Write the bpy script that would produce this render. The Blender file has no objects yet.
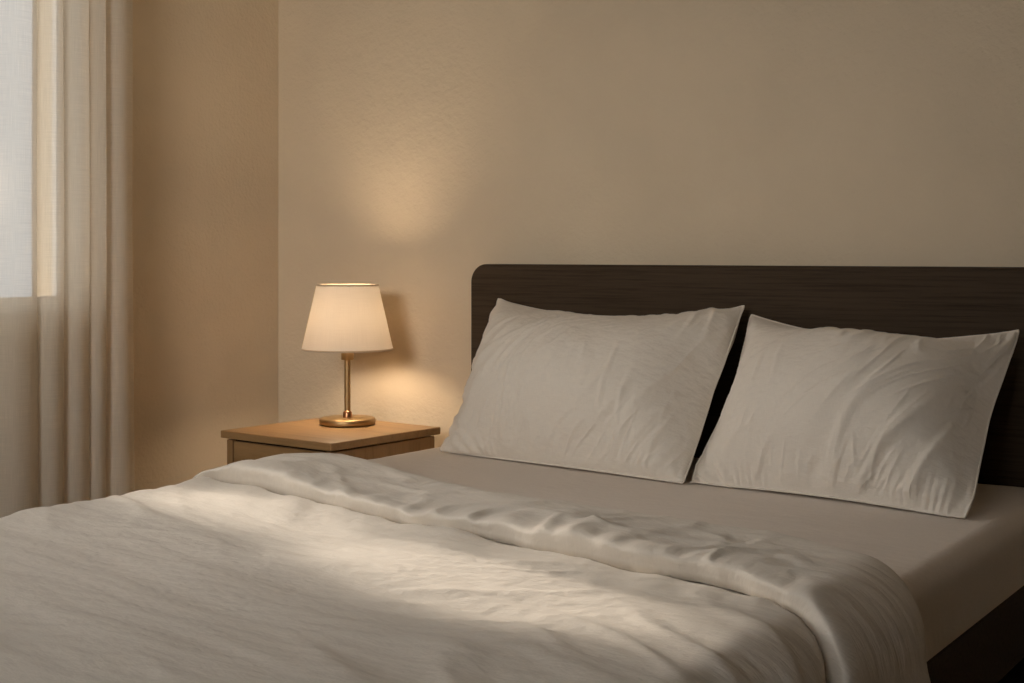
import bpy, bmesh, math
import numpy as np
from mathutils import Vector, Matrix

sc = bpy.context.scene
COL = sc.collection
R = math.radians

# ------------------------------------------------------------------ helpers
def tag(o, label=None, cat=None, group=None, kind=None):
    if label: o['label'] = label
    if cat: o['category'] = cat
    if group: o['group'] = group
    if kind: o['kind'] = kind
    return o

def empty(name, loc=(0, 0, 0), rz=0.0, parent=None):
    o = bpy.data.objects.new(name, None)
    COL.objects.link(o)
    o.location = loc
    o.rotation_euler = (0, 0, rz)
    o.empty_display_size = 0.1
    if parent: o.parent = parent
    return o

def mesh_obj(name, verts, faces, mat, parent=None, smooth=True, uvs=None):
    me = bpy.data.meshes.new(name)
    me.from_pydata([tuple(map(float, v)) for v in verts], [], [tuple(map(int, f)) for f in faces])
    if uvs is not None:
        ul = me.uv_layers.new(name='UVMap')
        li = np.zeros(len(me.loops), dtype=np.int32)
        me.loops.foreach_get('vertex_index', li)
        ul.data.foreach_set('uv', np.asarray(uvs, dtype=np.float32)[li].ravel())
    me.materials.append(mat)
    if smooth:
        me.polygons.foreach_set('use_smooth', [True] * len(me.polygons))
    me.update()
    o = bpy.data.objects.new(name, me)
    COL.objects.link(o)
    if parent: o.parent = parent
    return o

def bm_obj(name, bm, mat, parent=None, smooth=False):
    me = bpy.data.meshes.new(name)
    bmesh.ops.recalc_face_normals(bm, faces=bm.faces)
    bm.to_mesh(me); bm.free()
    me.materials.append(mat)
    if smooth:
        me.polygons.foreach_set('use_smooth', [True] * len(me.polygons))
    o = bpy.data.objects.new(name, me)
    COL.objects.link(o)
    if parent: o.parent = parent
    return o

def box(bm, lo, hi, bev=0.0, seg=2):
    r = bmesh.ops.create_cube(bm, size=1.0)
    vs = r['verts']
    lo = Vector(lo); hi = Vector(hi)
    for v in vs:
        v.co = Vector(((v.co[i] + .5) * (hi[i] - lo[i]) + lo[i]) for i in range(3))
    if bev > 0:
        es = list({e for v in vs for e in v.link_edges})
        bmesh.ops.bevel(bm, geom=es, offset=bev, segments=seg, affect='EDGES', profile=0.5)

def lathe(name, prof, mat, parent=None, n=96, loc=(0, 0, 0), closed=False):
    """prof: list of (r, z)"""
    P = len(prof)
    verts, faces = [], []
    for i in range(n):
        a = 2 * math.pi * i / n
        for r, z in prof:
            verts.append((loc[0] + r * math.cos(a), loc[1] + r * math.sin(a), loc[2] + z))
    m = P if closed else P - 1
    for i in range(n):
        j = (i + 1) % n
        for k in range(m):
            k2 = (k + 1) % P
            faces.append((i * P + k, j * P + k, j * P + k2, i * P + k2))
    o = mesh_obj(name, verts, faces, mat, parent)
    bm = bmesh.new(); bm.from_mesh(o.data)
    bmesh.ops.remove_doubles(bm, verts=bm.verts, dist=1e-6)
    bmesh.ops.recalc_face_normals(bm, faces=bm.faces)
    bm.to_mesh(o.data); bm.free()
    o.data.polygons.foreach_set('use_smooth', [True] * len(o.data.polygons))
    return o

def autosharp(o, ang=35):
    me = o.data
    bm = bmesh.new(); bm.from_mesh(me)
    for e in bm.edges:
        if len(e.link_faces) == 2 and e.calc_face_angle(0) > R(ang): e.smooth = False
    bm.to_mesh(me); bm.free()

def tube(name, pts, rad, mat, parent=None, n=8, closed=False):
    pts = [Vector(p) for p in pts]
    N = len(pts)
    verts, faces = [], []
    prev = None
    for i, p in enumerate(pts):
        if closed:
            t = (pts[(i + 1) % N] - pts[i - 1]).normalized()
        else:
            t = (pts[min(i + 1, N - 1)] - pts[max(i - 1, 0)]).normalized()
        if prev is None:
            a = t.orthogonal().normalized()
        else:
            a = (prev - t * prev.dot(t)).normalized()
        prev = a
        b = t.cross(a)
        for k in range(n):
            q = 2 * math.pi * k / n
            verts.append(p + rad * (math.cos(q) * a + math.sin(q) * b))
    for i in range(N if closed else N - 1):
        j = (i + 1) % N
        for k in range(n):
            k2 = (k + 1) % n
            faces.append((i * n + k, i * n + k2, j * n + k2, j * n + k))
    if not closed:
        faces.append(tuple(range(n - 1, -1, -1)))
        faces.append(tuple((N - 1) * n + k for k in range(n)))
    return mesh_obj(name, verts, faces, mat, parent)

# gradient noise, vectorised
def _hash(ix, iy, seed):
    h = (ix.astype(np.int64) * 374761393 + iy.astype(np.int64) * 668265263 + seed * 974634777) & 0xffffffff
    h = ((h ^ (h >> 13)) * 1274126177) & 0xffffffff
    h = (h ^ (h >> 16)) & 0xffffffff
    return h / 4294967296.0 * 2 * math.pi

def pn(x, y, seed=0):
    x = np.asarray(x, float); y = np.asarray(y, float)
    x, y = np.broadcast_arrays(x, y)
    ix = np.floor(x); iy = np.floor(y)
    fx = x - ix; fy = y - iy
    ux = fx ** 3 * (fx * (fx * 6 - 15) + 10); uy = fy ** 3 * (fy * (fy * 6 - 15) + 10)
    def g(a, b):
        t = _hash(ix + a, iy + b, seed)
        return np.cos(t) * (fx - a) + np.sin(t) * (fy - b)
    n0 = g(0, 0) * (1 - ux) + g(1, 0) * ux
    n1 = g(0, 1) * (1 - ux) + g(1, 1) * ux
    return (n0 * (1 - uy) + n1 * uy) * 1.5

def fbm(x, y, seed=0, o=3):
    s = 0; a = 1
    for i in range(o):
        s = s + a * pn(x * 2 ** i, y * 2 ** i, seed + i * 17); a *= .5
    return s

def ridge(x, y, seed=0, k=2.2):
    """soft creases: narrow rounded ridges"""
    n = pn(x, y, seed)
    return np.exp(-(n * k * 2.2) ** 2)

def rot2(x, y, deg):
    c, s = math.cos(R(deg)), math.sin(R(deg))
    return c * x + s * y, -s * x + c * y

def sstep(a, b, x):
    t = np.clip((x - a) / (b - a), 0, 1)
    return t * t * (3 - 2 * t)

# ------------------------------------------------------------------ materials
def newmat(name):
    m = bpy.data.materials.new(name); m.use_nodes = True
    nt = m.node_tree
    return m, nt, nt.nodes, nt.links, nt.nodes['Principled BSDF'], nt.nodes['Material Output']

def setc(b, col, rough=.7, spec=.3, metal=0):
    b.inputs['Base Color'].default_value = (*col, 1)
    b.inputs['Roughness'].default_value = rough
    b.inputs['Specular IOR Level'].default_value = spec
    b.inputs['Metallic'].default_value = metal

def coord(nd, lk, scale=(1, 1, 1), rot=(0, 0, 0), out='Object'):
    tc = nd.new('ShaderNodeTexCoord'); mp = nd.new('ShaderNodeMapping')
    mp.inputs['Scale'].default_value = scale; mp.inputs['Rotation'].default_value = rot
    lk.new(tc.outputs[out], mp.inputs['Vector'])
    return mp.outputs['Vector']

def noise(nd, lk, vec, scale, detail=3, rough=.5):
    n = nd.new('ShaderNodeTexNoise'); n.inputs['Scale'].default_value = scale
    n.inputs['Detail'].default_value = detail; n.inputs['Roughness'].default_value = rough
    lk.new(vec, n.inputs['Vector'])
    return n.outputs['Fac']

def ramp(nd, lk, fac, stops):
    r = nd.new('ShaderNodeValToRGB'); e = r.color_ramp.elements
    e[0].position, e[0].color = stops[0][0], (*stops[0][1], 1)
    e[1].position, e[1].color = stops[-1][0], (*stops[-1][1], 1)
    for p, c in stops[1:-1]:
        x = e.new(p); x.color = (*c, 1)
    lk.new(fac, r.inputs['Fac'])
    return r.outputs['Color']

def bump(nd, lk, height, strength, dist, prev=None):
    b = nd.new('ShaderNodeBump'); b.inputs['Strength'].default_value = strength
    b.inputs['Distance'].default_value = dist
    lk.new(height, b.inputs['Height'])
    if prev is not None: lk.new(prev, b.inputs['Normal'])
    return b.outputs['Normal']

def mul(c, f): return tuple(x * f for x in c)

def plaster(name, col, bs=.6):
    m, nt, nd, lk, b, out = newmat(name)
    setc(b, col, .85, .2)
    v = coord(nd, lk)
    lk.new(ramp(nd, lk, noise(nd, lk, v, 1.7, 4, .6), [(.3, mul(col, .93)), (.7, mul(col, 1.05))]), b.inputs['Base Color'])
    n1 = bump(nd, lk, noise(nd, lk, v, 14, 4, .6), bs * .6, .012)
    n2 = bump(nd, lk, noise(nd, lk, v, 95, 3, .6), bs, .003, n1)
    lk.new(n2, b.inputs['Normal'])
    return m

def linen(name, col, weave=.25, scale=1.0, uv=False, sheen=.25, micro=1.0):
    """woven linen: crossed slub threads in bump and faint tint"""
    m, nt, nd, lk, b, out = newmat(name)
    setc(b, col, .9, .12)
    b.inputs['Sheen Weight'].default_value = sheen
    b.inputs['Sheen Roughness'].default_value = .5
    o = 'UV' if uv else 'Object'
    va = coord(nd, lk, (60 * scale, 520 * scale, 60 * scale), out=o)
    vb = coord(nd, lk, (520 * scale, 60 * scale, 60 * scale), out=o)
    na = noise(nd, lk, va, 1, 2, .55); nb = noise(nd, lk, vb, 1, 2, .55)
    ad = nd.new('ShaderNodeMath'); ad.operation = 'ADD'
    lk.new(na, ad.inputs[0]); lk.new(nb, ad.inputs[1])
    hf = nd.new('ShaderNodeMath'); hf.operation = 'MULTIPLY'; hf.inputs[1].default_value = .5
    lk.new(ad.outputs[0], hf.inputs[0])
    lk.new(ramp(nd, lk, hf.outputs[0], [(.3, mul(col, .95)), (.7, mul(col, 1.03))]), b.inputs['Base Color'])
    v = coord(nd, lk, (1, 1, 1), out=o)
    vv = coord(nd, lk, (1, 2.3, 1), (0, 0, .5), out=o)
    n1 = bump(nd, lk, noise(nd, lk, vv, 22, 4, .6), .22 * micro, .02)
    n2 = bump(nd, lk, hf.outputs[0], weave * .7, .0016, n1)
    lk.new(n2, b.inputs['Normal'])
    return m

def wood(name, col, dark, scale=(2, 40, 40), rough=.45, spec=.4, rot=(0, 0, 0), bs=.15):
    m, nt, nd, lk, b, out = newmat(name)
    setc(b, col, rough, spec)
    v = coord(nd, lk, scale, rot)
    f = noise(nd, lk, v, 1.0, 6, .65)
    v2 = coord(nd, lk, tuple(s * 3 for s in scale), rot)
    f2 = noise(nd, lk, v2, 1.6, 3, .6)
    mx = nd.new('ShaderNodeMath'); mx.operation = 'MULTIPLY_ADD'
    lk.new(f, mx.inputs[0]); mx.inputs[1].default_value = .7
    m2 = nd.new('ShaderNodeMath'); m2.operation = 'MULTIPLY'; m2.inputs[1].default_value = .3
    lk.new(f2, m2.inputs[0]); lk.new(m2.outputs[0], mx.inputs[2])
    lk.new(ramp(nd, lk, mx.outputs[0], [(.32, dark), (.52, col), (.72, mul(col, 1.15))]), b.inputs['Base Color'])
    lk.new(bump(nd, lk, mx.outputs[0], bs, .002), b.inputs['Normal'])
    return m

def brass(name, col, rough=.3):
    m, nt, nd, lk, b, out = newmat(name)
    setc(b, col, rough, .5, 1)
    v = coord(nd, lk, (1, 1, 30))
    f = noise(nd, lk, v, 8, 3, .6)
    mr = nd.new('ShaderNodeMapRange'); mr.inputs['To Min'].default_value = rough - .06
    mr.inputs['To Max'].default_value = rough + .1
    lk.new(f, mr.inputs['Value']); lk.new(mr.outputs[0], b.inputs['Roughness'])
    return m

def sheer(name, col, transp, weave=.3, mixt=.5, cscale=1.0):
    """thin translucent voile: diffuse + translucent, with a little straight-through light"""
    m, nt, nd, lk, b, out = newmat(name)
    nd.remove(b)
    va = coord(nd, lk, (900, 14, 30), out='UV'); vb = coord(nd, lk, (14, 900, 30), out='UV')
    na = noise(nd, lk, va, 1, 2); nb = noise(nd, lk, vb, 1, 2)
    ad = nd.new('ShaderNodeMath'); ad.operation = 'MULTIPLY'
    lk.new(na, ad.inputs[0]); lk.new(nb, ad.inputs[1])
    c = ramp(nd, lk, ad.outputs[0], [(.12, mul(col, .95)), (.4, mul(col, 1.02))])
    n = bump(nd, lk, ad.outputs[0], weave, .001)
    d = nd.new('ShaderNodeBsdfDiffuse'); t = nd.new('ShaderNodeBsdfTranslucent'); tr = nd.new('ShaderNodeBsdfTransparent')
    for s in (d, t):
        lk.new(c, s.inputs['Color']); lk.new(n, s.inputs['Normal'])
    tr.inputs['Color'].default_value = (.97, .95, .92, 1)
    m1 = nd.new('ShaderNodeMixShader'); m1.inputs[0].default_value = mixt
    lk.new(d.outputs[0], m1.inputs[1]); lk.new(t.outputs[0], m1.inputs[2])
    m2 = nd.new('ShaderNodeMixShader')
    mr = nd.new('ShaderNodeMapRange'); mr.inputs['From Min'].default_value = .12; mr.inputs['From Max'].default_value = .4
    mr.inputs['To Min'].default_value = transp * 1.15; mr.inputs['To Max'].default_value = transp * .85
    lk.new(ad.outputs[0], mr.inputs['Value']); lk.new(mr.outputs[0], m2.inputs[0])
    lk.new(m1.outputs[0], m2.inputs[1]); lk.new(tr.outputs[0], m2.inputs[2])
    lk.new(m2.outputs[0], out.inputs['Surface'])
    return m

LIN = (.79, .727, .64)
M = {}
M['wall'] = plaster('warm_plaster', (.70, .58, .42))
M['ceiling'] = plaster('ceiling_plaster', (.66, .60, .50), .2)
M['floor'] = wood('dark_floor_wood', (.10, .06, .035), (.05, .03, .018), (2, 18, 18), .4)
M['trim'] = wood('painted_trim', (.74, .71, .66), (.70, .67, .62), (3, 30, 30), .5, .35, bs=.04)
M['duvet'] = linen('duvet_linen', LIN, .3, 1.0, True, .15, .95)
M['pillow'] = linen('pillow_linen', LIN, .35, 1.0, True, .15, .9)
M['sheet'] = linen('sheet_cotton', (.77, .69, .61), .25, 1.0, True, .1, .6)
M['core'] = linen('mattress_ticking', (.7, .66, .6), .2)
M['headboard'] = wood('dark_walnut', (.066, .045, .028), (.030, .020, .012), (3, 90, 150), .65, .10, bs=.25)
M['oak'] = wood('oak', (.35, .205, .088), (.25, .138, .054), (3.2, 42, 42), .38, .45)
M['oak_side'] = wood('oak_vertical', (.33, .19, .082), (.235, .13, .05), (42, 42, 3.2), .42, .4)
M['brass'] = brass('brushed_brass', (.46, .31, .15), .42)
M['copper'] = brass('reddish_brass', (.5, .24, .12), .28)
M['sheer'] = sheer('sheer_voile', (.84, .765, .65), .27, .2, .24)
M['shade'] = sheer('shade_linen', (.92, .89, .86), .0, .3, .74)
M['shade_trim'] = linen('shade_binding', (.62, .50, .36), .2)
m, nt, nd, lk, b, out = newmat('window_glass')
g = nd.new('ShaderNodeBsdfTransparent'); gl = nd.new('ShaderNodeBsdfGlossy'); gl.inputs['Roughness'].default_value = .02
mxs = nd.new('ShaderNodeMixShader'); fr = nd.new('ShaderNodeFresnel'); fr.inputs['IOR'].default_value = 1.45
g.inputs['Color'].default_value = (.96, .965, .965, 1)
lk.new(fr.outputs[0], mxs.inputs[0]); lk.new(g.outputs[0], mxs.inputs[1]); lk.new(gl.outputs[0], mxs.inputs[2])
lk.new(mxs.outputs[0], out.inputs['Surface']); M['glass'] = m
m, nt, nd, lk, b, out = newmat('bulb_glass')
setc(b, (.9, .85, .75), .4)
b.inputs['Emission Color'].default_value = (1, .68, .36, 1)
b.inputs['Emission Strength'].default_value = 30
M['bulb'] = m
M['black'] = wood('painted_gap_shade', (.03, .02, .012), (.02, .012, .008), (3, 30, 30), .7, .1)  # near-black colour standing in for shade in the nightstand recess

# ------------------------------------------------------------------ camera
YAW = 34.0
CAMZ = 1.08
cd = bpy.data.cameras.new('camera'); cam = bpy.data.objects.new('camera', cd); COL.objects.link(cam)
cam.location = (0, 0, CAMZ); cam.rotation_euler = (R(90), 0, R(YAW))
cd.sensor_width = 36; cd.lens = 1386 / 1024 * 36
cd.shift_y = -89.5 / 1024
cd.clip_start = .02
sc.camera = cam

# ------------------------------------------------------------------ room
SKY_LOW, SKY_HIGH = 1.3, 5.3
VX0, VX1, VZ0, VZ1 = -1.75, .1, .9, 2.42      # unseen window added behind the camera to let fill light in
XL, YB, XR, YF, ZC = -3.020, 3.175, 3.2, -1.7, 2.6
WY0, WY1, WZ0, WZ1 = .75, 2.425, .925, 2.2      # window opening in the left wall
TH = .2
def struct(name, bm, mat, **k):
    return tag(bm_obj(name, bm, mat, **k), kind='structure')
bm = bmesh.new(); box(bm, (XL - TH, YF - TH, -.1), (XR + TH, YB + TH, 0)); struct('floor', bm, M['floor'])
bm = bmesh.new(); box(bm, (XL - TH, YF - TH, ZC), (XR + TH, YB + TH, ZC + .1)); struct('ceiling', bm, M['ceiling'])
bm = bmesh.new(); box(bm, (XL - TH, YB, 0), (XR + TH, YB + TH, ZC)); struct('wall_back', bm, M['wall'])
bm = bmesh.new(); box(bm, (XR, YF, 0), (XR + TH, YB, ZC)); struct('wall_right', bm, M['wall'])
bm = bmesh.new(); box(bm, (XL - TH, YF - TH, 0), (VX0, YF, ZC)); box(bm, (VX1, YF - TH, 0), (XR + TH, YF, ZC))
box(bm, (VX0, YF - TH, 0), (VX1, YF, VZ0)); box(bm, (VX0, YF - TH, VZ1), (VX1, YF, ZC)); struct('wall_front', bm, M['wall'])
bm = bmesh.new()
box(bm, (XL - TH, YF, 0), (XL, WY0, ZC)); box(bm, (XL - TH, WY1, 0), (XL, YB, ZC))
box(bm, (XL - TH, WY0, 0), (XL, WY1, WZ0)); box(bm, (XL - TH, WY0, WZ1), (XL, WY1, ZC))
struct('wall_left', bm, M['wall'])
bm = bmesh.new(); box(bm, (XL, YB - .012, 0), (XR, YB, .09), .003); struct('baseboard_back', bm, M['trim'])
bm = bmesh.new(); box(bm, (XL, YF, 0), (XL + .012, YB - .012, .09), .003); struct('baseboard_left', bm, M['trim'])

def loc2(o, root):      # keep world coordinates under a moved parent
    o.matrix_parent_inverse = (Matrix.Translation(root.location) @ Matrix.Rotation(root.rotation_euler.z, 4, 'Z')).inverted()
    return o
def window(name, a0, a1, z0, z1, base, out, mull=False):
    """base: point on the inner wall face; out: True if the wall faces -y (front wall), else the left wall"""
    def B(bm, p, q, bev=0):        # p, q = (depth behind the wall face, along, z)
        if out:
            lo, hi = (p[1], base - q[0], p[2]), (q[1], base - p[0], q[2])
        else:
            lo, hi = (base - q[0], p[1], p[2]), (base - p[0], q[1], q[2])
        box(bm, lo, hi, bev)
    mid = (a0 + a1) / 2
    win = tag(empty(name, (mid, base, z0) if out else (base, mid, z0)), kind='structure')
    f = .038
    bm = bmesh.new()
    B(bm, (.03, a0, z0), (.075, a0 + f, z1)); B(bm, (.03, a1 - f, z0), (.075, a1, z1))
    B(bm, (.03, a0 + f, z0), (.075, a1 - f, z0 + f)); B(bm, (.03, a0 + f, z1 - f), (.075, a1 - f, z1))
    if mull: B(bm, (.03, mid - f / 2, z0 + f), (.075, mid + f / 2, z1 - f))
    loc2(bm_obj('window_frame', bm, M['trim'], win), win)
    bm = bmesh.new(); B(bm, (.05, a0 + f, z0 + f), (.056, a1 - f, z1 - f))
    loc2(bm_obj('glass_pane', bm, M['glass'], win), win)
    for q0, q1 in (((0, a1 - .008, z0), (.2, a1, z1)), ((0, a0, z0), (.2, a0 + .008, z1)), ((0, a0 + .008, z1 - .008), (.2, a1 - .008, z1))):
        bm = bmesh.new(); B(bm, (q0[0] - .0015, q0[1], q0[2]), (.03, q1[1], q1[2]))
        loc2(bm_obj('jamb_lining', bm, M['trim'], win), win)
    bm = bmesh.new(); B(bm, (-.02, a0, z0 - .003), (.03, a1, z0 + .018), .005)
    loc2(bm_obj('window_sill', bm, M['trim'], win), win)
window('window_1', WY0, WY1, WZ0, WZ1, XL, False)
window('fill_window', VX0, VX1, VZ0, VZ1, YF, True, True)  # added out of view, brightens the room from the front

# ------------------------------------------------------------------ curtains
def curtain(name, y0, y1, x, z0, z1, nf, amp, mat, seed, label, sweep=None, edges=None):
    nu, nv = 420, 70
    u = np.linspace(0, 1, nu); v = np.linspace(0, 1, nv)
    U, V = np.meshgrid(u, v)
    Z = z0 + (z1 - z0) * V
    fl = 1 + .25 * (1 - V)                       # folds open a little toward the hem
    if edges is not None:
        ph = np.interp(U, edges[0], edges[1]) * 2 * math.pi
    else:
        ph = (U * nf + .22 * pn(U * 3.1, V * .5, seed)) * 2 * math.pi
    ph = ph + .35 * pn(U * 2 + 3, V * .7, seed + 5)
    a = amp * (.85 + .4 * pn(U * 4, V * .5, seed + 9)) * fl
    w = np.cos(ph) + .12 * np.cos(2 * ph + .9)
    off = a * w
    lat = .80 * a * np.sin(ph)                   # folds lean over, giving crisp edges
    Y = y0 + (y1 - y0) * U + lat
    if sweep is not None:
        Y = Y + sweep(Z, U)
    X = x + off + .004 * pn(U * 12, V * 3, seed + 3)
    X = np.maximum(X, XL + .028)
    verts = np.stack([X, Y, Z], -1).reshape(-1, 3)
    arc = np.cumsum(np.r_[0, np.hypot(np.diff(X[30]), np.diff(Y[30]))])
    uv = np.stack([np.broadcast_to(arc, X.shape), Z], -1).reshape(-1, 2)
    idx = np.arange(nu * nv).reshape(nv, nu)
    F = np.stack([idx[:-1, :-1], idx[:-1, 1:], idx[1:, 1:], idx[1:, :-1]], -1).reshape(-1, 4)
    root = tag(empty(name, (x, (y0 + y1) / 2, z0)), label, 'curtain')
    o = mesh_obj('curtain_fabric', verts, F, mat, root, uvs=uv); loc2(o, root)
    # stitched side hem on the wall-end of the cloth: a doubled strip
    k = slice(nu - 16, nu)
    V3 = np.stack([X[:, k] + .0025, Y[:, k] + .001, Z[:, k]], -1)
    n2 = V3.shape[1]
    id2 = np.arange(V3.shape[0] * n2).reshape(V3.shape[0], n2)
    F2 = np.stack([id2[:-1, :-1], id2[:-1, 1:], id2[1:, 1:], id2[1:, :-1]], -1).reshape(-1, 4)
    h = mesh_obj('side_hem', V3.reshape(-1, 3), F2, mat, root, uvs=uv.reshape(nv, nu, 2)[:, k].reshape(-1, 2)); loc2(h, root)
    return root
CX = XL + .10
curtain('curtain', 2.065, 2.497, CX, .03, 2.33, 4, .021, M['sheer'], 11,
        'sheer off-white curtain hanging in soft folds beside the lit window at left',
        edges=((0, .29, .48, .68, .79, 1), (.25, 1.25, 2.25, 3.25, 4.25, 5.25)))
curtain('curtain', .42, .98, CX, .03, 2.33, 11, .026, M['sheer'], 23,
        'second sheer curtain panel, drawn back nearer the camera and outside the picture')
rod = tag(empty('curtain_rod', (CX, 1.5, 2.37)), 'slim brass curtain rod above the window', 'curtain rod')
loc2(tube('pole', [(CX, .45, 2.37), (CX, 2.6, 2.37)], .012, M['brass'], rod, 16), rod)
for yy in (.45, 2.6):
    o = lathe('finial', [(0, -.02), (.014, -.014), (.02, 0), (.014, .014), (0, .02)], M['brass'], rod, 24, (CX, yy, 2.37)); loc2(o, rod)
for yy in (.5, 2.55):
    bm = bmesh.new(); box(bm, (XL, yy - .01, 2.352), (CX + .004, yy + .01, 2.36), .002); box(bm, (XL, yy - .02, 2.32), (XL + .006, yy + .02, 2.40), .002)
    loc2(bm_obj('bracket', bm, M['brass'], rod), rod)

# ------------------------------------------------------------------ bed frame
BXL, BXR, BYH, BYF = -2.18, -.665, 3.085, .80
ZM = .58                                                # mattress top
ZR = .44                                                # rail top
bed = tag(empty('bed', ((BXL + BXR) / 2, (BYH + BYF) / 2, 0)), 'dark brown wooden bed with wide rounded headboard against the back wall', 'bed')
def rounded_panel(x0, x1, z0, z1, y0, y1, r, seg=14):
    pts = [(x0, z0), (x1, z0)]
    for k in range(seg + 1):
        a = math.pi / 2 * k / seg; pts.append((x1 - r + r * math.cos(a), z1 - r + r * math.sin(a)))
    for k in range(seg + 1):
        a = math.pi / 2 + math.pi / 2 * k / seg; pts.append((x0 + r + r * math.cos(a), z1 - r + r * math.sin(a)))
    bm = bmesh.new()
    vf = [bm.verts.new((x, y0, z)) for x, z in pts]
    fc = bm.faces.new(vf)
    e = bmesh.ops.extrude_face_region(bm, geom=[fc])
    for v in e['geom']:
        if isinstance(v, bmesh.types.BMVert): v.co.y = y1
    bmesh.ops.recalc_face_normals(bm, faces=bm.faces)
    es = [e for e in bm.edges if len(e.link_faces) == 2 and e.calc_face_angle(0) > 1.0 and abs(e.verts[0].co.y - e.verts[1].co.y) < 1e-5]
    bmesh.ops.bevel(bm, geom=es, offset=.006, segments=3, affect='EDGES')
    return bm
HY = 3.088
loc2(bm_obj('headboard', rounded_panel(-2.222, -.62, .12, 1.047, HY, HY + .06, .05), M['headboard'], bed, smooth=False), bed)
for x0, x1, nm in ((BXL + .004, BXL + .03, 'side_rail'), (BXR - .03, BXR - .002, 'side_rail')):
    bm = bmesh.new(); box(bm, (x0, BYF, ZR - .135), (x1, HY - .001, ZR + .006), .006)
    loc2(bm_obj(nm, bm, M['headboard'], bed), bed)
bm = bmesh.new(); box(bm, (BXL + .03, BYF - .0, ZR - .135), (BXR - .03, BYF + .028, ZR + .006), .006)
loc2(bm_obj('foot_rail', bm, M['headboard'], bed), bed)
bm = bmesh.new()
for k in range(12):
    yy = BYF + .08 + k * .185
    box(bm, (BXL + .031, yy, ZR - .06), (BXR - .031, yy + .09, ZR - .04), .003)
loc2(bm_obj('slat_base', bm, M['oak'], bed), bed)
for x in (BXL + .03, BXR - .07):
    for y in (BYF + .02, HY - .1):
        bm = bmesh.new(); box(bm, (x, y, 0), (x + .05, y + .05, ZR - .136), .004)
        loc2(bm_obj('leg', bm, M['headboard'], bed), bed)

# ------------------------------------------------------------------ mattress with fitted sheet
def soft_box(x0, x1, y0, y1, z0, z1, r, mat, name, parent, nx=150, ny=200, amp=0.0, seed=3, crown=.0, rc=.07):
    """rounded-rect mattress: plan outline with corner radius rc, top edge radius r"""
    # rings: plan outline scaled inwards -> top surface grid via polar-ish mapping is avoided:
    xs = np.linspace(-1, 1, nx); ys = np.linspace(-1, 1, ny)
    return None

def drape_section(x0, x1, z0, zt, r, n_top, n_side, n_arc=14):
    """open section going left-bottom -> over the top -> right-bottom: points, normals, arc length"""
    P, N = [], []
    for k in range(n_side):
        P.append((x0, z0 + (zt - r - z0) * k / n_side)); N.append((-1, 0))
    for k in range(n_arc):
        a = math.pi - math.pi / 2 * k / n_arc
        P.append((x0 + r + r * math.cos(a), zt - r + r * math.sin(a))); N.append((math.cos(a), math.sin(a)))
    for k in range(n_top):
        P.append((x0 + r + (x1 - x0 - 2 * r) * k / n_top, zt)); N.append((0, 1))
    for k in range(n_arc):
        a = math.pi / 2 - math.pi / 2 * k / n_arc
        P.append((x1 - r + r * math.cos(a), zt - r + r * math.sin(a))); N.append((math.cos(a), math.sin(a)))
    for k in range(n_side + 1):
        P.append((x1, zt - r + (z0 - zt + r) * k / n_side)); N.append((1, 0))
    P = np.array(P); N = np.array(N, float)
    S = np.r_[0, np.cumsum(np.hypot(*np.diff(P, axis=0).T))]
    return P, N, S

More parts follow.
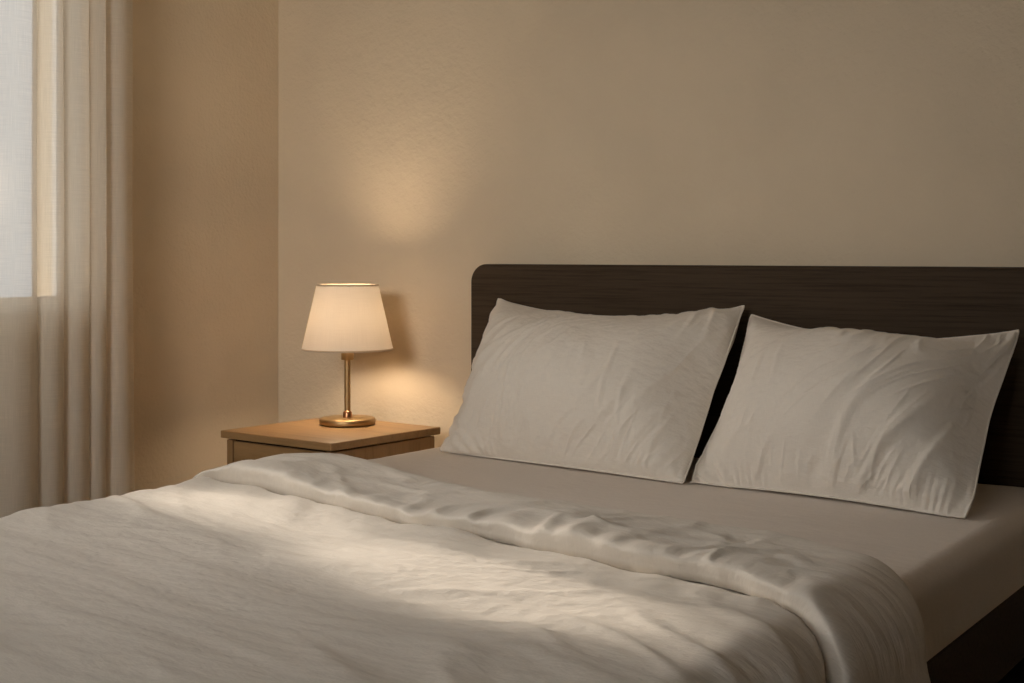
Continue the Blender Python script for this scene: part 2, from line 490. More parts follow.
def mattress_surface(name, mat, parent, x0, x1, y0, y1, z0, z1, r, rc, amp, seed):
    """superellipse-like block: section in x, tapered at both y ends for rounded ends and corners"""
    P, N, S = drape_section(x0, x1, z0, z1, r, 130, 14, 10)
    cx = (x0 + x1) / 2
    # y stations, end caps rolled over with radius r, corner radius rc in plan
    ysec = []
    na = 10
    for k in range(8): ysec.append((y0, None, k / 8))
    rows = []
    nyt = 190
    Yc, Q, K = [], [], []          # y, how far the top is dropped (end roll), inset of the sides
    zs = np.linspace(z0, z1 - r, 8)[:-1]
    for z in zs: rows.append((y0, z, 1.0))
    for k in range(na + 1):
        a = math.pi / 2 * k / na
        rows.append((y0 + r - r * math.cos(a), z1 - r + r * math.sin(a), 1.0))
    for k in range(1, nyt):
        rows.append((y0 + r + (y1 - y0 - 2 * r) * k / nyt, z1, 1.0))
    for k in range(na + 1):
        a = math.pi / 2 * (1 - k / na)
        rows.append((y1 - r + r * math.cos(a), z1 - r + r * math.sin(a), 1.0))
    for z in zs[::-1]: rows.append((y1, z, 1.0))
    verts = []
    for (yy, zz, _) in rows:
        dc = max(0.0, rc - min(yy - y0, y1 - yy))
        inset = rc - math.sqrt(max(rc * rc - dc * dc, 0))
        sc_ = (x1 - x0 - 2 * inset) / (x1 - x0)
        px = cx + (P[:, 0] - cx) * sc_
        pz = z0 + (P[:, 1] - z0) * (zz - z0) / (z1 - z0) if zz < z1 else P[:, 1]
        verts.append(np.stack([px, np.full(len(px), yy), pz], -1))
    V = np.array(verts)                              # rows x cols x 3
    nx_ = np.broadcast_to(N[None, :, 0], V.shape[:2]); nz_ = np.broadcast_to(N[None, :, 1], V.shape[:2])
    A = np.broadcast_to(S[None, :], V.shape[:2]); Y = V[:, :, 1]
    w = sstep(0, .08, Y - y0) * sstep(0, .08, y1 - Y) * sstep(z0 + .005, z0 + .04, V[:, :, 2])
    a1, b1 = rot2(A, Y, 12)
    d = amp * (.8 * fbm(A * 2.1, Y * 2.6, seed) + .5 * fbm(a1 * 3, b1 * 14, seed + 3, 2) * sstep(-.1, .4, pn(A * 1.7, Y * 2, seed + 8)))
    d = d * w
    V[:, :, 0] += nx_ * d; V[:, :, 2] += nz_ * d
    nr, nc = V.shape[:2]
    idx = np.arange(nr * nc).reshape(nr, nc)
    F = np.stack([idx[:-1, :-1], idx[:-1, 1:], idx[1:, 1:], idx[1:, :-1]], -1).reshape(-1, 4)
    uv = np.stack([A, Y + (z1 - V[:, :, 2]) * 0.0], -1).reshape(-1, 2)
    return mesh_obj(name, V.reshape(-1, 3), F, mat, parent, uvs=uv)

mat_root = tag(empty('mattress', ((BXL + BXR) / 2, (BYH + BYF) / 2, ZR)), 'thick mattress in a smooth cream fitted sheet on the dark bed frame', 'mattress')
bm = bmesh.new(); box(bm, (BXL + .035, BYF + .035, ZR - .038), (BXR - .035, BYH - .02, ZM - .02), .04, 4)
loc2(bm_obj('mattress_core', bm, M['core'], mat_root, True), mat_root)
o = mattress_surface('fitted_sheet', M['sheet'], mat_root, BXL, BXR, BYF + .01, BYH, ZR + .008, ZM, .042, .075, .0035, 41)
loc2(o, mat_root)

# ------------------------------------------------------------------ duvet
HEM = np.array([(-2.45, 2.03), (-2.2, 2.05), (-2.11, 2.036), (-2.005, 2.022), (-1.825, 1.975), (-1.523, 1.905), (-1.29, 1.876), (-1.154, 1.838),
                (-1.006, 1.818), (-.874, 1.806), (-.771, 1.762), (-.70, 1.69), (-.63, 1.60), (-.45, 1.56), (-.2, 1.54)])
RDG = np.array([(-2.45, 2.12), (-2.2, 2.14), (-2.1, 2.185), (-1.99, 2.255), (-1.85, 2.235), (-1.737, 2.205), (-1.44, 2.135), (-1.22, 2.115), (-1.02, 2.09),
                (-.926, 2.085), (-.78, 2.02), (-.686, 1.965), (-.61, 1.945), (-.4, 1.935), (-.2, 1.93)])
def smooth_interp(x, tab, s=.035):
    g = np.linspace(tab[0, 0], tab[-1, 0], 600)
    v = np.interp(g, tab[:, 0], tab[:, 1])
    k = np.exp(-.5 * (np.arange(-80, 81) * (g[1] - g[0]) / s) ** 2); k /= k.sum()
    v = np.convolve(np.pad(v, 80, mode='edge'), k, mode='valid')
    return np.interp(x, g, v)

T0 = .030
def build_duvet():
    P, N, S = drape_section(BXL - .002, BXR + .002, .30, ZM, .06, 430, 60, 26)
    sx0 = np.interp(BXL + .08, P[100:-100, 0], S[100:-100])
    A = S - sx0 + BXL + .08                            # developed x: equals x on the flat top
    nc = len(A)
    hem = smooth_interp(A, HEM) + .008 * pn(A * 7, 0 * A, 5) + .004 * pn(A * 19, 0 * A, 6)
    rdg = smooth_interp(A, RDG, .03) + .010 * pn(A * 6, 0 * A + 4, 7)
    yf = BYF - .035
    rows_off, rows_y, kinds = [], [], []
    na, nb, ne = 300, 110, 16
    # body
    t = np.linspace(0, 1, na)
    Yb = yf + (hem[None] + .035 - yf) * t[:, None]     # body runs on beneath the band
    Ab = np.broadcast_to(A, Yb.shape)
    def body_h(a, y, fold):
        h = .010 * fbm(a * 1.7, y * 2.2, 50, 2)
        # long shallow pulls running across the bed
        wx = a + .10 * pn(a * 1.6, y * 1.6, 51); wy = y + .06 * pn(a * 1.3, y * 2.4, 52)
        p, q = rot2(wx, wy, -9)
        h = h + .0045 * pn(p * 1.6, q * 11, 53) + .0026 * pn(p * 3, q * 24, 54)
        p2, q2 = rot2(wx, wy, -35)
        m2 = sstep(-.15, .5, pn(a * 1.9, y * 2.1, 57))
        h = h + .0050 * m2 * ridge(p2 * 2.2, q2 * 9, 55)
        p3, q3 = rot2(wx, wy, 22)
        h = h + .0028 * sstep(-.1, .5, pn(a * 2.3 + 5, y * 2, 59)) * ridge(p3 * 3, q3 * 16, 56)
        # short gathers where the cloth runs in under the fold
        near = np.exp(-((fold - y) / .13) ** 2)
        h = h + .0060 * near * pn(wx * 11 + .6 * wy * 6, y * 4, 60)
        h = h + .0006 * fbm(a * 40, y * 60, 61, 2)
        return h
    Ob = T0 + body_h(Ab, Yb, hem[None])
    Ob = Ob - .012 * sstep(-.028, .004, Yb - hem[None]) - .016 * sstep(.01, .035, Yb - hem[None])
    Ob = np.maximum(Ob, .018)
    # foot end: rolls over and drops
    V = []
    ky = sstep(0, 1, np.clip((yf + .07 - Yb) / .07, 0, 1))
    # side taper: hanging parts swing out a touch
    def place(off, y, flare):
        x = P[None, :, 0] + N[None, :, 0] * (off + flare); z = P[None, :, 1] + N[None, :, 1] * off
        return np.stack([x, y, np.broadcast_to(z, y.shape) if z.shape[0] == 1 else z], -1)
    hang = np.clip((ZM - .05 - P[:, 1]) / .25, 0, 1)
    sidewave = (.006 * np.sin(Yb * 19 + 3 * pn(Yb * 2, 0 * Yb, 66)) + .012) * hang[None] ** 1.0
    Vb = place(Ob, Yb, sidewave)
    drop = .05 * (1 - np.sqrt(np.clip(1 - np.clip((yf + .05 - Yb) / .05, 0, 1) ** 2, 0, 1)))
    Vb[:, :, 2] -= drop
    k = np.linspace(1, 0, 36)[:-1][:, None]
    F0 = np.repeat(Vb[:1], 35, 0).copy()              # the foot end hangs down past the mattress
    F0[:, :, 2] = F0[:, :, 2] + (np.minimum(.30, F0[:, :, 2]) - F0[:, :, 2]) * k
    F0[:, :, 1] -= .006 + .016 * np.sin(k * 2.6) + .007 * np.sin(A[None] * 21) * k
    Vb = np.concatenate([F0, Vb])
    Ab = np.concatenate([Ab[:35], Ab]); Yb = np.concatenate([Yb[:1] - .28 * k, Yb])
    # band
    s = np.r_[np.linspace(0, .12, 22)[:-1] , np.linspace(.12, .86, nb)[:-1], np.linspace(.86, 1, 26)]
    s = s[:, None]
    Yd = hem[None] + (rdg - hem)[None] * s
    Ad = np.broadcast_to(A, Yd.shape)
    width = (rdg - hem)[None]
    up = np.clip(s / .085, 0, 1); up = np.sqrt(np.clip(1 - (1 - up) ** 2, 0, 1))
    dn = np.clip((1 - s) / .17, 0, 1); dn = np.sqrt(np.clip(1 - (1 - dn) ** 2, 0, 1))
    puff = .030 + .010 * pn(Ad * 2.2, s * 1.2, 71)
    puff = puff + .012 * np.exp(-((Ad + 1.95) / .16) ** 2)
    puff = puff * (1 - .55 * (1 - sstep(-2.20, -2.06, Ad)))
    base = T0 - .004
    wx = Ad + .05 * pn(Ad * 4, s * 2, 72); wy = Yd + .03 * pn(Ad * 5, s * 3, 73)
    p, q = rot2(wx, wy, 52)
    p2, q2 = rot2(wx, wy, 24)
    mk = sstep(-.25, .35, pn(Ad * 2.6, s * 1.6, 78))
    side = sstep(-.82, -.62, Ad)
    h = .0048 * (1 - .6 * side) * fbm(p * 5, q * 9, 74, 2) + .0055 * mk * (1 - .7 * side) * ridge(p2 * 4.0, q2 * 10, 75)
    p3, q3 = rot2(wx, wy, 70)
    lowband = np.exp(-(s / .35) ** 2)
    h = h + .0030 * lowband * pn(p3 * 6, q3 * 22, 76)
    h = h + .0045 * (1 - .5 * side) * ridge(p * 8, q * 9, 77) + .0006 * fbm(Ad * 45, Yd * 45, 79, 2)
    h = h * (1 - .75 * sstep(.6, .95, s)) * (1 - .6 * (s < .02))
    Od = base + puff + h
    Od = (base - .004) * (1 - up) + Od * up
    Od = np.maximum(Od, base * .8) * dn + .012 * (1 - dn)
    # lip leans over the crease at the hem, ridge belly leans out over the sheet
    Yd2 = Yd - .017 * np.sin(np.clip(s / .085, 0, 1) * math.pi) * (s < .085)
    Yd2 = Yd2 + .012 * np.sin(np.clip((1 - s) / .17, 0, 1) * math.pi)
    sw2 = (.010 * np.sin(Yd * 17 + 1) + .026) * sstep(0, 1, hang[None] * 2)
    Vd = place(Od, Yd2, sw2)
    uvb = np.stack([Ab, Yb], -1); uvd = np.stack([Ad, Yd + .5], -1)
    def grid(V, uv, name, parent):
        nr, nc2 = V.shape[:2]
        idx = np.arange(nr * nc2).reshape(nr, nc2)
        F = np.stack([idx[:-1, :-1], idx[:-1, 1:], idx[1:, 1:], idx[1:, :-1]], -1).reshape(-1, 4)
        return mesh_obj(name, V.reshape(-1, 3), F, M['duvet'], parent, uvs=uv.reshape(-1, 2))
    root = tag(empty('duvet', ((BXL + BXR) / 2, 1.5, ZM)), 'rumpled off-white linen duvet covering the bed, top edge folded back', 'duvet')
    a = grid(Vb, uvb, 'duvet_body', root); loc2(a, root)
    b_ = grid(Vd, uvd, 'folded_edge', root); loc2(b_, root)
    for o in (a, b_):
        md = o.modifiers.new('thickness', 'SOLIDIFY'); md.thickness = .006; md.offset = -1
    return root
build_duvet()

# ------------------------------------------------------------------ pillows (small cloth solver: inflate, lean, settle)
def sim_pillow(W, H, bl, br, tl, tr, seed, iters=300, nx=84, vol_t=.30):
    """two sheets sewn at the rim, started on the plane through four corner points, inflated and settled
       against mattress and headboard"""
    ny = int(nx * H / W)
    rng = np.random.RandomState(seed)
    u = np.linspace(0, 1, nx + 1); v = np.linspace(0, 1, ny + 1)
    U, V = np.meshgrid(u, v)                        # (ny+1, nx+1)
    bl, br, tl, tr = map(np.array, (bl, br, tl, tr))
    plane = ((1 - U) * (1 - V))[..., None] * bl + (U * (1 - V))[..., None] * br + ((1 - U) * V)[..., None] * tl + (U * V)[..., None] * tr
    nrm = np.cross(br - bl, tl - bl); nrm /= np.linalg.norm(nrm)      # pointing to the camera side
    if nrm[1] > 0: nrm = -nrm
    n = (nx + 1) * (ny + 1)
    rim = np.zeros((ny + 1, nx + 1), bool); rim[0] = rim[-1] = True; rim[:, 0] = rim[:, -1] = True
    dome = (np.sin(U * math.pi) * np.sin(V * math.pi)) ** .5
    fr = np.arange(n).reshape(ny + 1, nx + 1)
    bk = fr + n
    bk[rim] = fr[rim]                                # share rim vertices
    X = np.zeros((2 * n, 3))
    jit = .0015 * rng.randn(ny + 1, nx + 1, 1)
    X[:n] = (plane + nrm * (.03 * dome[..., None] + jit)).reshape(-1, 3)
    X[n:] = (plane - nrm * (.03 * dome[..., None] + jit)).reshape(-1, 3)
    used = np.zeros(2 * n, bool); used[fr.ravel()] = True; used[bk.ravel()] = True
    rx, ry = W / nx, H / ny
    batches = []
    def add(a, b, rest, stiff):
        batches.append((a.ravel(), b.ravel(), rest, stiff))
    for G in (fr, bk):
        for par in (0, 1):
            add(G[:, par:-1:2], G[:, par + 1::2][:, :G[:, par:-1:2].shape[1]], rx, 1.0)
            add(G[par:-1:2, :], G[par + 1::2, :][:G[par:-1:2, :].shape[0]], ry, 1.0)
        d = math.hypot(rx, ry)
        for pi in (0, 1):
            for pj in (0, 1):
                a = G[pi:-1:2, pj:-1:2]
                add(a, G[pi + 1::2, pj + 1::2][:a.shape[0], :a.shape[1]], d, .35)
                a2 = G[pi:-1:2, pj + 1::2]
                add(a2, G[pi + 1::2, pj::2][:a2.shape[0], :a2.shape[1]], d, .35)
        for par in range(3):     # weak bending
            a = G[:, par:-2:3]; add(a, G[:, par + 2::3][:, :a.shape[1]], 2 * rx, .10)
            a = G[par:-2:3, :]; add(a, G[par + 2::3, :][:a.shape[0]], 2 * ry, .10)
    for G in (fr, bk):       # long-range filling stiffness, only resists folding
        for par in range(6):
            a = G[:, par:-5:6]; add(a, G[:, par + 5::6][:, :a.shape[1]], 5 * rx * .985, .06)
            a = G[par:-5:6, :]; add(a, G[par + 5::6, :][:a.shape[0]], 5 * ry * .985, .06)
    tris = []
    for G, sgn in ((fr, 1), (bk, -1)):
        a, b, c, d_ = G[:-1, :-1].ravel(), G[:-1, 1:].ravel(), G[1:, 1:].ravel(), G[1:, :-1].ravel()
        if sgn > 0: tris += [np.stack([a, b, c], 1), np.stack([a, c, d_], 1)]
        else: tris += [np.stack([a, c, b], 1), np.stack([a, d_, c], 1)]
    T = np.concatenate(tris)
    # orient outward
    def normals(X):
        e = np.cross(X[T[:, 1]] - X[T[:, 0]], X[T[:, 2]] - X[T[:, 0]])
        N = np.zeros_like(X)
        for k in range(3):
            for c in range(3):
                N[:, c] += np.bincount(T[:, k], e[:, c], len(X))
        return N, e
    N, e = normals(X)
    if (N[fr[ny // 2, nx // 2]] @ nrm) < 0: T = T[:, ::-1].copy()
    Xp = X.copy()
    vol_target = W * H * vol_t * .5
    g = np.array([0, 0, -1.0]) * 3e-5
    out = plane.copy()
    cu = 4 * U * (1 - U); cv = 4 * V * (1 - V)
    e1 = (br - bl) / np.linalg.norm(br - bl); e2 = (tl - bl) / np.linalg.norm(tl - bl)
    wob = lambda t, k: .005 * pn(t * 7, 0 * t + k, seed)
    out += e2 * (np.where(V == 1, -1, 0) * (.026 * cu ** .8 + wob(U, 1)))[..., None]
    out += e1 * (np.where(U == 0, 1, 0) * (.006 * cv + wob(V, 2)) - np.where(U == 1, 1, 0) * (-.014 * cv * (1.3 - .6 * V) + wob(V, 3)))[..., None]
    ri = fr[rim]; rt = out[rim]; rk = np.where(V[rim] == 0, .22, .05)[:, None]
    press = 0.0
    for it in range(iters):
        N, e = normals(X)
        cen = X[used].mean(0)
        vol = (np.einsum('ij,ij->i', X[T[:, 0]] - cen, e)).sum() / 6
        L = np.linalg.norm(N, axis=1, keepdims=True) + 1e-12
        press += .0006 * np.clip((vol_target - vol) / vol_target, -1, 1)
        press = min(max(press, 0), .0055)
        vel = (X - Xp) * .90
        Xp = X.copy()
        X = X + vel + g + N / L * press
        for sub in range(4):
            for a, b, rest, st in batches:
                d = X[b] - X[a]
                l = np.sqrt((d * d).sum(1)) + 1e-12
                diff = (l - rest) / l
                if st < .2: diff = np.minimum(diff, 0)       # bending only pushes
                c = d * (diff * .5 * st)[:, None]
                X[a] += c; X[b] -= c
            X[ri] += (rt - X[ri]) * rk
            # mattress and headboard
            low = X[:, 2] < ZM + .003
            X[low, 2] = ZM + .003
            Xp[low] = X[low] * .8 + Xp[low] * .2
            hb = X[:, 1] > HY - .006
            X[hb, 1] = HY - .006
            Xp[hb] = X[hb] * .6 + Xp[hb] * .4
    return X, fr, bk, U, V, T

def sdisp(X, fr, bk, U, V, T, W, H, seed, amp=1.0):
    """fine linen creases pressed into the settled form"""
    N = np.zeros_like(X)
    e = np.cross(X[T[:, 1]] - X[T[:, 0]], X[T[:, 2]] - X[T[:, 0]])
    for k in range(3):
        for c in range(3): N[:, c] += np.bincount(T[:, k], e[:, c], len(X))
    N /= np.linalg.norm(N, axis=1, keepdims=True) + 1e-12
    return N

def upsample(G, f):
    """bicubic-ish upsample of a (r,c,3) grid"""
    r, c = G.shape[:2]
    def cr(A, axis, f):
        A = np.moveaxis(A, axis, 0)
        n = A.shape[0]
        t = np.linspace(0, n - 1, (n - 1) * f + 1)
        i = np.minimum(t.astype(int), n - 2); w = (t - i).reshape(-1, *([1] * (A.ndim - 1)))
        p0 = A[np.maximum(i - 1, 0)]; p1 = A[i]; p2 = A[i + 1]; p3 = A[np.minimum(i + 2, n - 1)]
        B = .5 * ((2 * p1) + (-p0 + p2) * w + (2 * p0 - 5 * p1 + 4 * p2 - p3) * w ** 2 + (-p0 + 3 * p1 - 3 * p2 + p3) * w ** 3)
        return np.moveaxis(B, 0, axis)
    return cr(cr(G, 0, f), 1, f)

def pillow(label, W, H, bl, br, tl, tr, seed, **kw):
    X, fr, bk, U, V, T = sim_pillow(W, H, bl, br, tl, tr, seed, **kw)
    f = 4
    GF = upsample(X[fr], f); GB = upsample(X[bk], f)
    r, c = GF.shape[:2]
    u, v = np.meshgrid(np.linspace(0, 1, c), np.linspace(0, 1, r))
    a, b = u * W, v * H
    rim = np.minimum(np.minimum(a, W - a), np.minimum(b, H - b))
    w = sstep(0, .035, rim)
    wa = a + .03 * pn(a * 5, b * 5, seed); wb = b + .03 * pn(a * 5, b * 5, seed + 1)
    # hand-pressed linen: a few broad soft folds, longer fine creases fanning down from the upper edge, gathers at the foot
    p, q = rot2(wa, wb, 62)
    h = .0045 * pn(a * 3.2, b * 3.6, seed + 12) + .0032 * pn(p * 2.6, q * 9, seed + 2)
    h = h + .0042 * sstep(-.2, .4, pn(a * 4, b * 4, seed + 6)) * ridge(p * 3.2, q * 11, seed + 3)
    p, q = rot2(wa, wb, 78)
    h = h + .0028 * sstep(-.1, .4, pn(a * 5 + 3, b * 5, seed + 7)) * ridge(p * 4, q * 18, seed + 4)
    p, q = rot2(wa, wb, 40)
    h = h + .0030 * sstep(0, .5, pn(a * 3 + 7, b * 4, seed + 17)) * ridge(p * 4, q * 14, seed + 14)
    h = h + .0045 * np.exp(-(b / .10) ** 2) * pn(a * 17, b * 6, seed + 5) + .0030 * np.exp(-((W - a) / .10) ** 2) * pn(a * 7, b * 15, seed + 15)
    for ang, sd_ in ((58, 21), (72, 22), (48, 23)):
        p, q = rot2(wa, wb, ang)
        h = h + .0016 * sstep(-.05, .45, pn(a * 5 + sd_, b * 6, seed + sd_)) * ridge(p * 5, q * 24, seed + sd_ + 3, 3.5)
    h = h + .0005 * fbm(a * 50, b * 50, seed + 9, 2)
    def nrm(G, s):
        du = np.gradient(G, axis=1); dv = np.gradient(G, axis=0)
        n = np.cross(du, dv); n /= np.linalg.norm(n, axis=-1, keepdims=True) + 1e-12
        return n
    nF = nrm(GF, 1)
    if nF[r // 2, c // 2, 1] > 0: nF = -nF
    GF2 = GF + nF * (1.25 * h * w)[..., None]
    GF2[..., 2] = np.maximum(GF2[..., 2], ZM + .003)
    GB2 = GB.copy()
    verts = np.concatenate([GF2.reshape(-1, 3), GB2.reshape(-1, 3)])
    n = r * c
    i1 = np.arange(n).reshape(r, c); i2 = i1 + n
    rm = np.zeros((r, c), bool); rm[0] = rm[-1] = True; rm[:, 0] = rm[:, -1] = True
    i2 = i2.copy(); i2[rm] = i1[rm]
    F1 = np.stack([i1[:-1, :-1], i1[:-1, 1:], i1[1:, 1:], i1[1:, :-1]], -1).reshape(-1, 4)
    F2 = np.stack([i2[:-1, :-1], i2[1:, :-1], i2[1:, 1:], i2[:-1, 1:]], -1).reshape(-1, 4)
    uv = np.concatenate([np.stack([a, b], -1).reshape(-1, 2), np.stack([a + 1, b], -1).reshape(-1, 2)])
    rp = np.concatenate([GF2[0, :-1], GF2[:-1, -1], GF2[-1, :0:-1], GF2[:0:-1, 0]])
    # drop unused duplicates
    keep = np.ones(2 * n, bool); keep[(np.arange(n) + n).reshape(r, c)[rm]] = False
    mp = np.cumsum(keep) - 1
    F = mp[np.concatenate([F1, F2])]
    root = tag(empty('pillow', tuple((np.array(bl) + np.array(br)) / 2)), label, 'pillow', )
    o = mesh_obj('pillowcase', verts[keep], F, M['pillow'], root, uvs=uv[keep]); loc2(o, root)
    rp[:, 2] = np.maximum(rp[:, 2], ZM + .005)
    s = tube('piped_seam', rp[::2], .0022, M['pillow'], root, 6, True); loc2(s, root)
    return root

pillow('plump off-white pillow leaning on the headboard at the lamp side', .744, .512,
       (-2.070, 2.765, .584), (-1.360, 2.668, .584), (-2.102, 3.045, .955), (-1.386, 3.035, .954), 131)
pillow('plump off-white pillow leaning on the headboard at the far right', .650, .502,
       (-1.348, 2.695, .584), (-.746, 2.608, .584), (-1.368, 3.045, .937), (-.754, 3.02, .919), 202)

# ------------------------------------------------------------------ nightstand
NSX, NSY, NSA, NSZ, NW = -2.512, 2.848, R(-4), .60, .42
ns = tag(empty('nightstand', (NSX, NSY, 0), NSA), 'small light oak nightstand under the lit lamp between bed and corner', 'nightstand')
hw = NW / 2
bm = bmesh.new(); box(bm, (-hw, -hw, NSZ - .02), (hw, hw, NSZ), .0025, 2); bm_obj('table_top', bm, M['oak'], ns)
bi = hw - .012
for x0 in (-bi, bi - .022):
    bm = bmesh.new(); box(bm, (x0, -bi, .16), (x0 + .022, bi, NSZ - .0245), .0015); bm_obj('side_panel', bm, M['oak_side'], ns)
bm = bmesh.new(); box(bm, (-bi + .022, bi - .014, .16), (bi - .022, bi, NSZ - .0245)); bm_obj('back_panel', bm, M['oak_side'], ns)
bm = bmesh.new(); box(bm, (-bi + .022, -bi + .02, .16), (bi - .022, bi - .014, .178)); bm_obj('bottom_panel', bm, M['oak'], ns)
bm = bmesh.new(); box(bm, (-bi + .012, -bi + .012, NSZ - .03), (bi - .012, bi - .012, NSZ - .0195)); bm_obj('gap_shade_strip', bm, M['black'], ns)  # shade below the table top, put in as a dark strip
for z0, z1 in ((.385, NSZ - .0275), (.182, .380)):
    bm = bmesh.new(); box(bm, (-bi + .026, -bi + .002, z0), (bi - .026, -bi + .02, z1), .002)
    d = bm_obj('drawer', bm, M['oak'], ns)
    zc = (z0 + z1) / 2
    kn = lathe('knob', [(0, 0), (.007, 0), (.005, .008), (.006, .014), (.012, .018), (.012, .024), (.008, .027), (0, .027)], M['brass'], d, 24)
    kn.rotation_euler = (R(90), 0, 0); kn.location = (0, -bi + .002, zc)
for sx in (-1, 1):
    for sy in (-1, 1):
        bm = bmesh.new(); cx_, cy_ = sx * (bi - .022), sy * (bi - .022)
        box(bm, (cx_ - .016, cy_ - .016, 0), (cx_ + .016, cy_ + .016, .16), .003)
        bm_obj('leg', bm, M['oak_side'], ns)

# ------------------------------------------------------------------ lamp
LX, LY, LZ = -2.535, 2.94, NSZ + .0005
lamp = tag(empty('table_lamp', (LX, LY, LZ)), 'lit brass table lamp with tapered cream fabric shade on the oak nightstand', 'lamp')
o = lathe('lamp_base', [(0, 0), (.073, 0), (.0765, .0025), (.0775, .005), (.0775, .014), (.0765, .0172), (.073, .019), (.012, .0205), (0, .0205)], M['brass'], lamp, 128)
o = lathe('stem', [(0, .02), (.0085, .02), (.0085, .185), (0, .185)], M['brass'], lamp, 48); autosharp(o)
o = lathe('stem_foot', [(.0085, .0202), (.0125, .0202), (.0125, .034), (.0105, .037), (.0085, .038)], M['copper'], lamp, 48); autosharp(o)
o = lathe('socket_collar', [(0, .180), (.0165, .180), (.0175, .182), (.0175, .206), (.0165, .208), (.011, .209), (.011, .235), (0, .235)], M['brass'], lamp, 48); autosharp(o)
ZB_, ZT_ = .210, .388
RB_, RT_ = .1265, .0855
t = .0012
o = lathe('lamp_shade', [(RB_, ZB_), (RT_, ZT_), (RT_ - t, ZT_), (RB_ - t, ZB_)], M['shade'], lamp, 160, closed=True); autosharp(o)
me = o.data
ul = me.uv_layers.new(name='UVMap')
for lp in me.loops:
    co = me.vertices[lp.vertex_index].co
    ul.data[lp.index].uv = (math.atan2(co.y, co.x) * .1, co.z)
for nm, rr, zz in (('shade_rim', RB_, ZB_), ('shade_rim', RT_, ZT_)):
    prof = [(rr + .0018 * math.cos(q) - .0005, zz + .0026 * math.sin(q)) for q in np.linspace(0, 2 * math.pi, 11)[:-1]]
    lathe(nm, prof, M['shade_trim'], lamp, 160, closed=True)
bm = bmesh.new()
for k in range(3):
    a = R(20 + 120 * k)
    p0 = Vector((.012 * math.cos(a), .012 * math.sin(a), .350)); p1 = Vector(((RT_ - .002) * math.cos(a), (RT_ - .002) * math.sin(a), ZT_ - .004))
    d = (p1 - p0); L = d.length
    r_ = bmesh.ops.create_cone(bm, segments=8, radius1=.0013, radius2=.0013, depth=L, cap_ends=True)
    mt = Matrix.Translation((p0 + p1) / 2) @ d.to_track_quat('Z', 'Y').to_matrix().to_4x4()
    bmesh.ops.transform(bm, matrix=mt, verts=r_['verts'])
bm_obj('shade_spider', bm, M['brass'], lamp)
lathe('bulb', [(0, .235), (.013, .236), (.014, .252), (.024, .275), (.029, .295), (.026, .315), (.014, .328), (0, .331)], M['bulb'], lamp, 40)
ld = bpy.data.lights.new('lamp_glow', 'POINT'); ld.energy = 23; ld.color = (1, .78, .56); ld.shadow_soft_size = .034
lo = bpy.data.objects.new('lamp_glow', ld); COL.objects.link(lo); lo.parent = lamp; lo.location = (0, 0, .296)

# ------------------------------------------------------------------ daylight
# overcast-bright sky, strongest high up and to the front of the house, dimmer towards the left-hand horizon
w = bpy.data.worlds.new('sky'); sc.world = w; w.use_nodes = True
wn, wl = w.node_tree.nodes, w.node_tree.links
bg = wn['Background']
tc = wn.new('ShaderNodeTexCoord'); dt = wn.new('ShaderNodeVectorMath'); dt.operation = 'DOT_PRODUCT'
dt.inputs[1].default_value = Vector((-.70, -.45, .55)).normalized()
wl.new(tc.outputs['Generated'], dt.inputs[0])
mr = wn.new('ShaderNodeMapRange'); mr.interpolation_type = 'SMOOTHSTEP'
mr.inputs['From Min'].default_value = .3; mr.inputs['From Max'].default_value = .95
mr.inputs['To Min'].default_value = SKY_LOW; mr.inputs['To Max'].default_value = SKY_HIGH
wl.new(dt.outputs['Value'], mr.inputs['Value']); wl.new(mr.outputs[0], bg.inputs['Strength'])
cr = wn.new('ShaderNodeValToRGB')
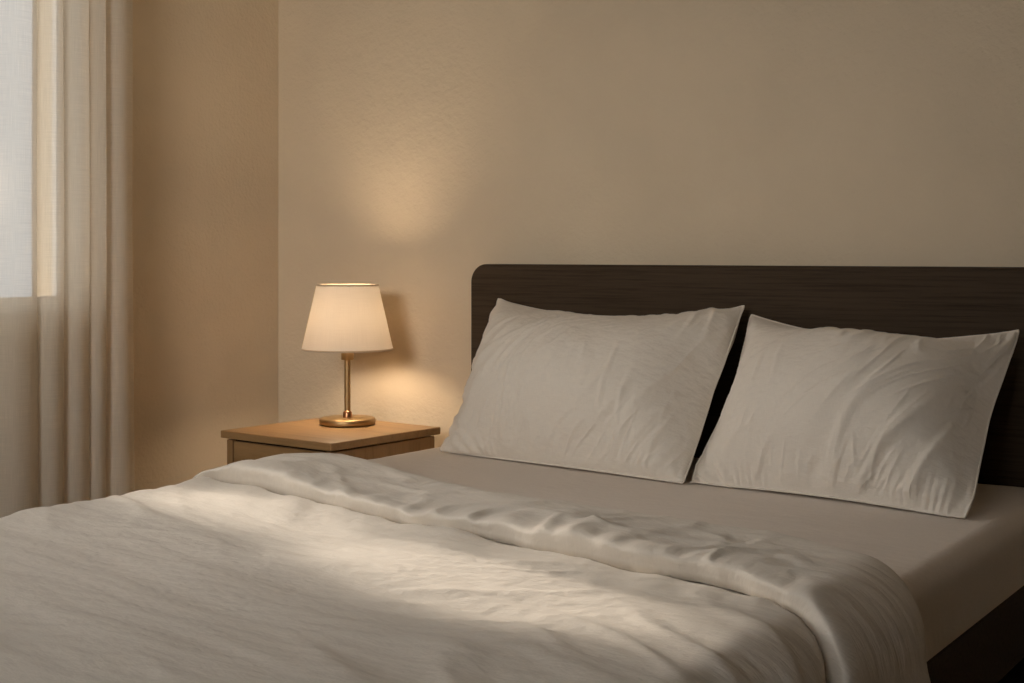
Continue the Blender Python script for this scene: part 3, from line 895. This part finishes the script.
cr.color_ramp.elements[0].position = .1; cr.color_ramp.elements[0].color = (.72, .85, 1.0, 1)
cr.color_ramp.elements[1].position = .8; cr.color_ramp.elements[1].color = (1.0, .94, .88, 1)
wl.new(dt.outputs['Value'], cr.inputs['Fac']); wl.new(cr.outputs['Color'], bg.inputs['Color'])
# stand-in for low warm sun: added spots outside throw soft-edged pools on the duvet
def pool_spot(tx, ty, tz, az, elev, dist, energy, ang, name='sun_pool_spot'):
    d = Vector((1, az, 0)).normalized() * math.cos(R(elev)) + Vector((0, 0, -math.sin(R(elev))))
    l = bpy.data.lights.new(name, 'SPOT'); l.energy = energy; l.color = (1, .86, .72)
    l.spot_size = R(ang); l.spot_blend = 1.0; l.shadow_soft_size = .05
    o = bpy.data.objects.new(name, l); COL.objects.link(o)
    o.location = Vector((tx, ty, tz)) - d * dist
    o.rotation_euler = d.to_track_quat('-Z', 'Y').to_euler()
# added fill spot outside the window behind the camera, brightening the left side
l = bpy.data.lights.new('front_fill_spot', 'SPOT'); l.energy = 880; l.color = (1, .92, .84)
l.spot_size = R(35); l.spot_blend = 1.0; l.shadow_soft_size = .8
o = bpy.data.objects.new('front_fill_spot', l); COL.objects.link(o)
o.location = (-.55, -2.75, 2.4)
o.rotation_euler = (Vector((-2.6, 3.17, 1.5)) - o.location).to_track_quat('-Z', 'Y').to_euler()
pool_spot(-1.82, 1.83, .61, -.12, 21, 7, 3000, 2.6)
pool_spot(-1.16, 1.61, .61, -.22, 19, 7, 3500, 2.9)
pool_spot(-1.05, 1.78, .61, -.10, 17, 7, 1500, 1.7)

# ------------------------------------------------------------------ view
vs = sc.view_settings
sc.display_settings.display_device = 'sRGB'
vs.view_transform = 'Standard'; vs.look = 'None'; vs.gamma = 1; vs.use_curve_mapping = False
vs.exposure = 0.0
cy = sc.cycles
cy.use_denoising = True
cy.max_bounces = 10; cy.diffuse_bounces = 6; cy.transparent_max_bounces = 12
cy.sample_clamp_indirect = 4.0
cy.caustics_reflective = False; cy.caustics_refractive = False
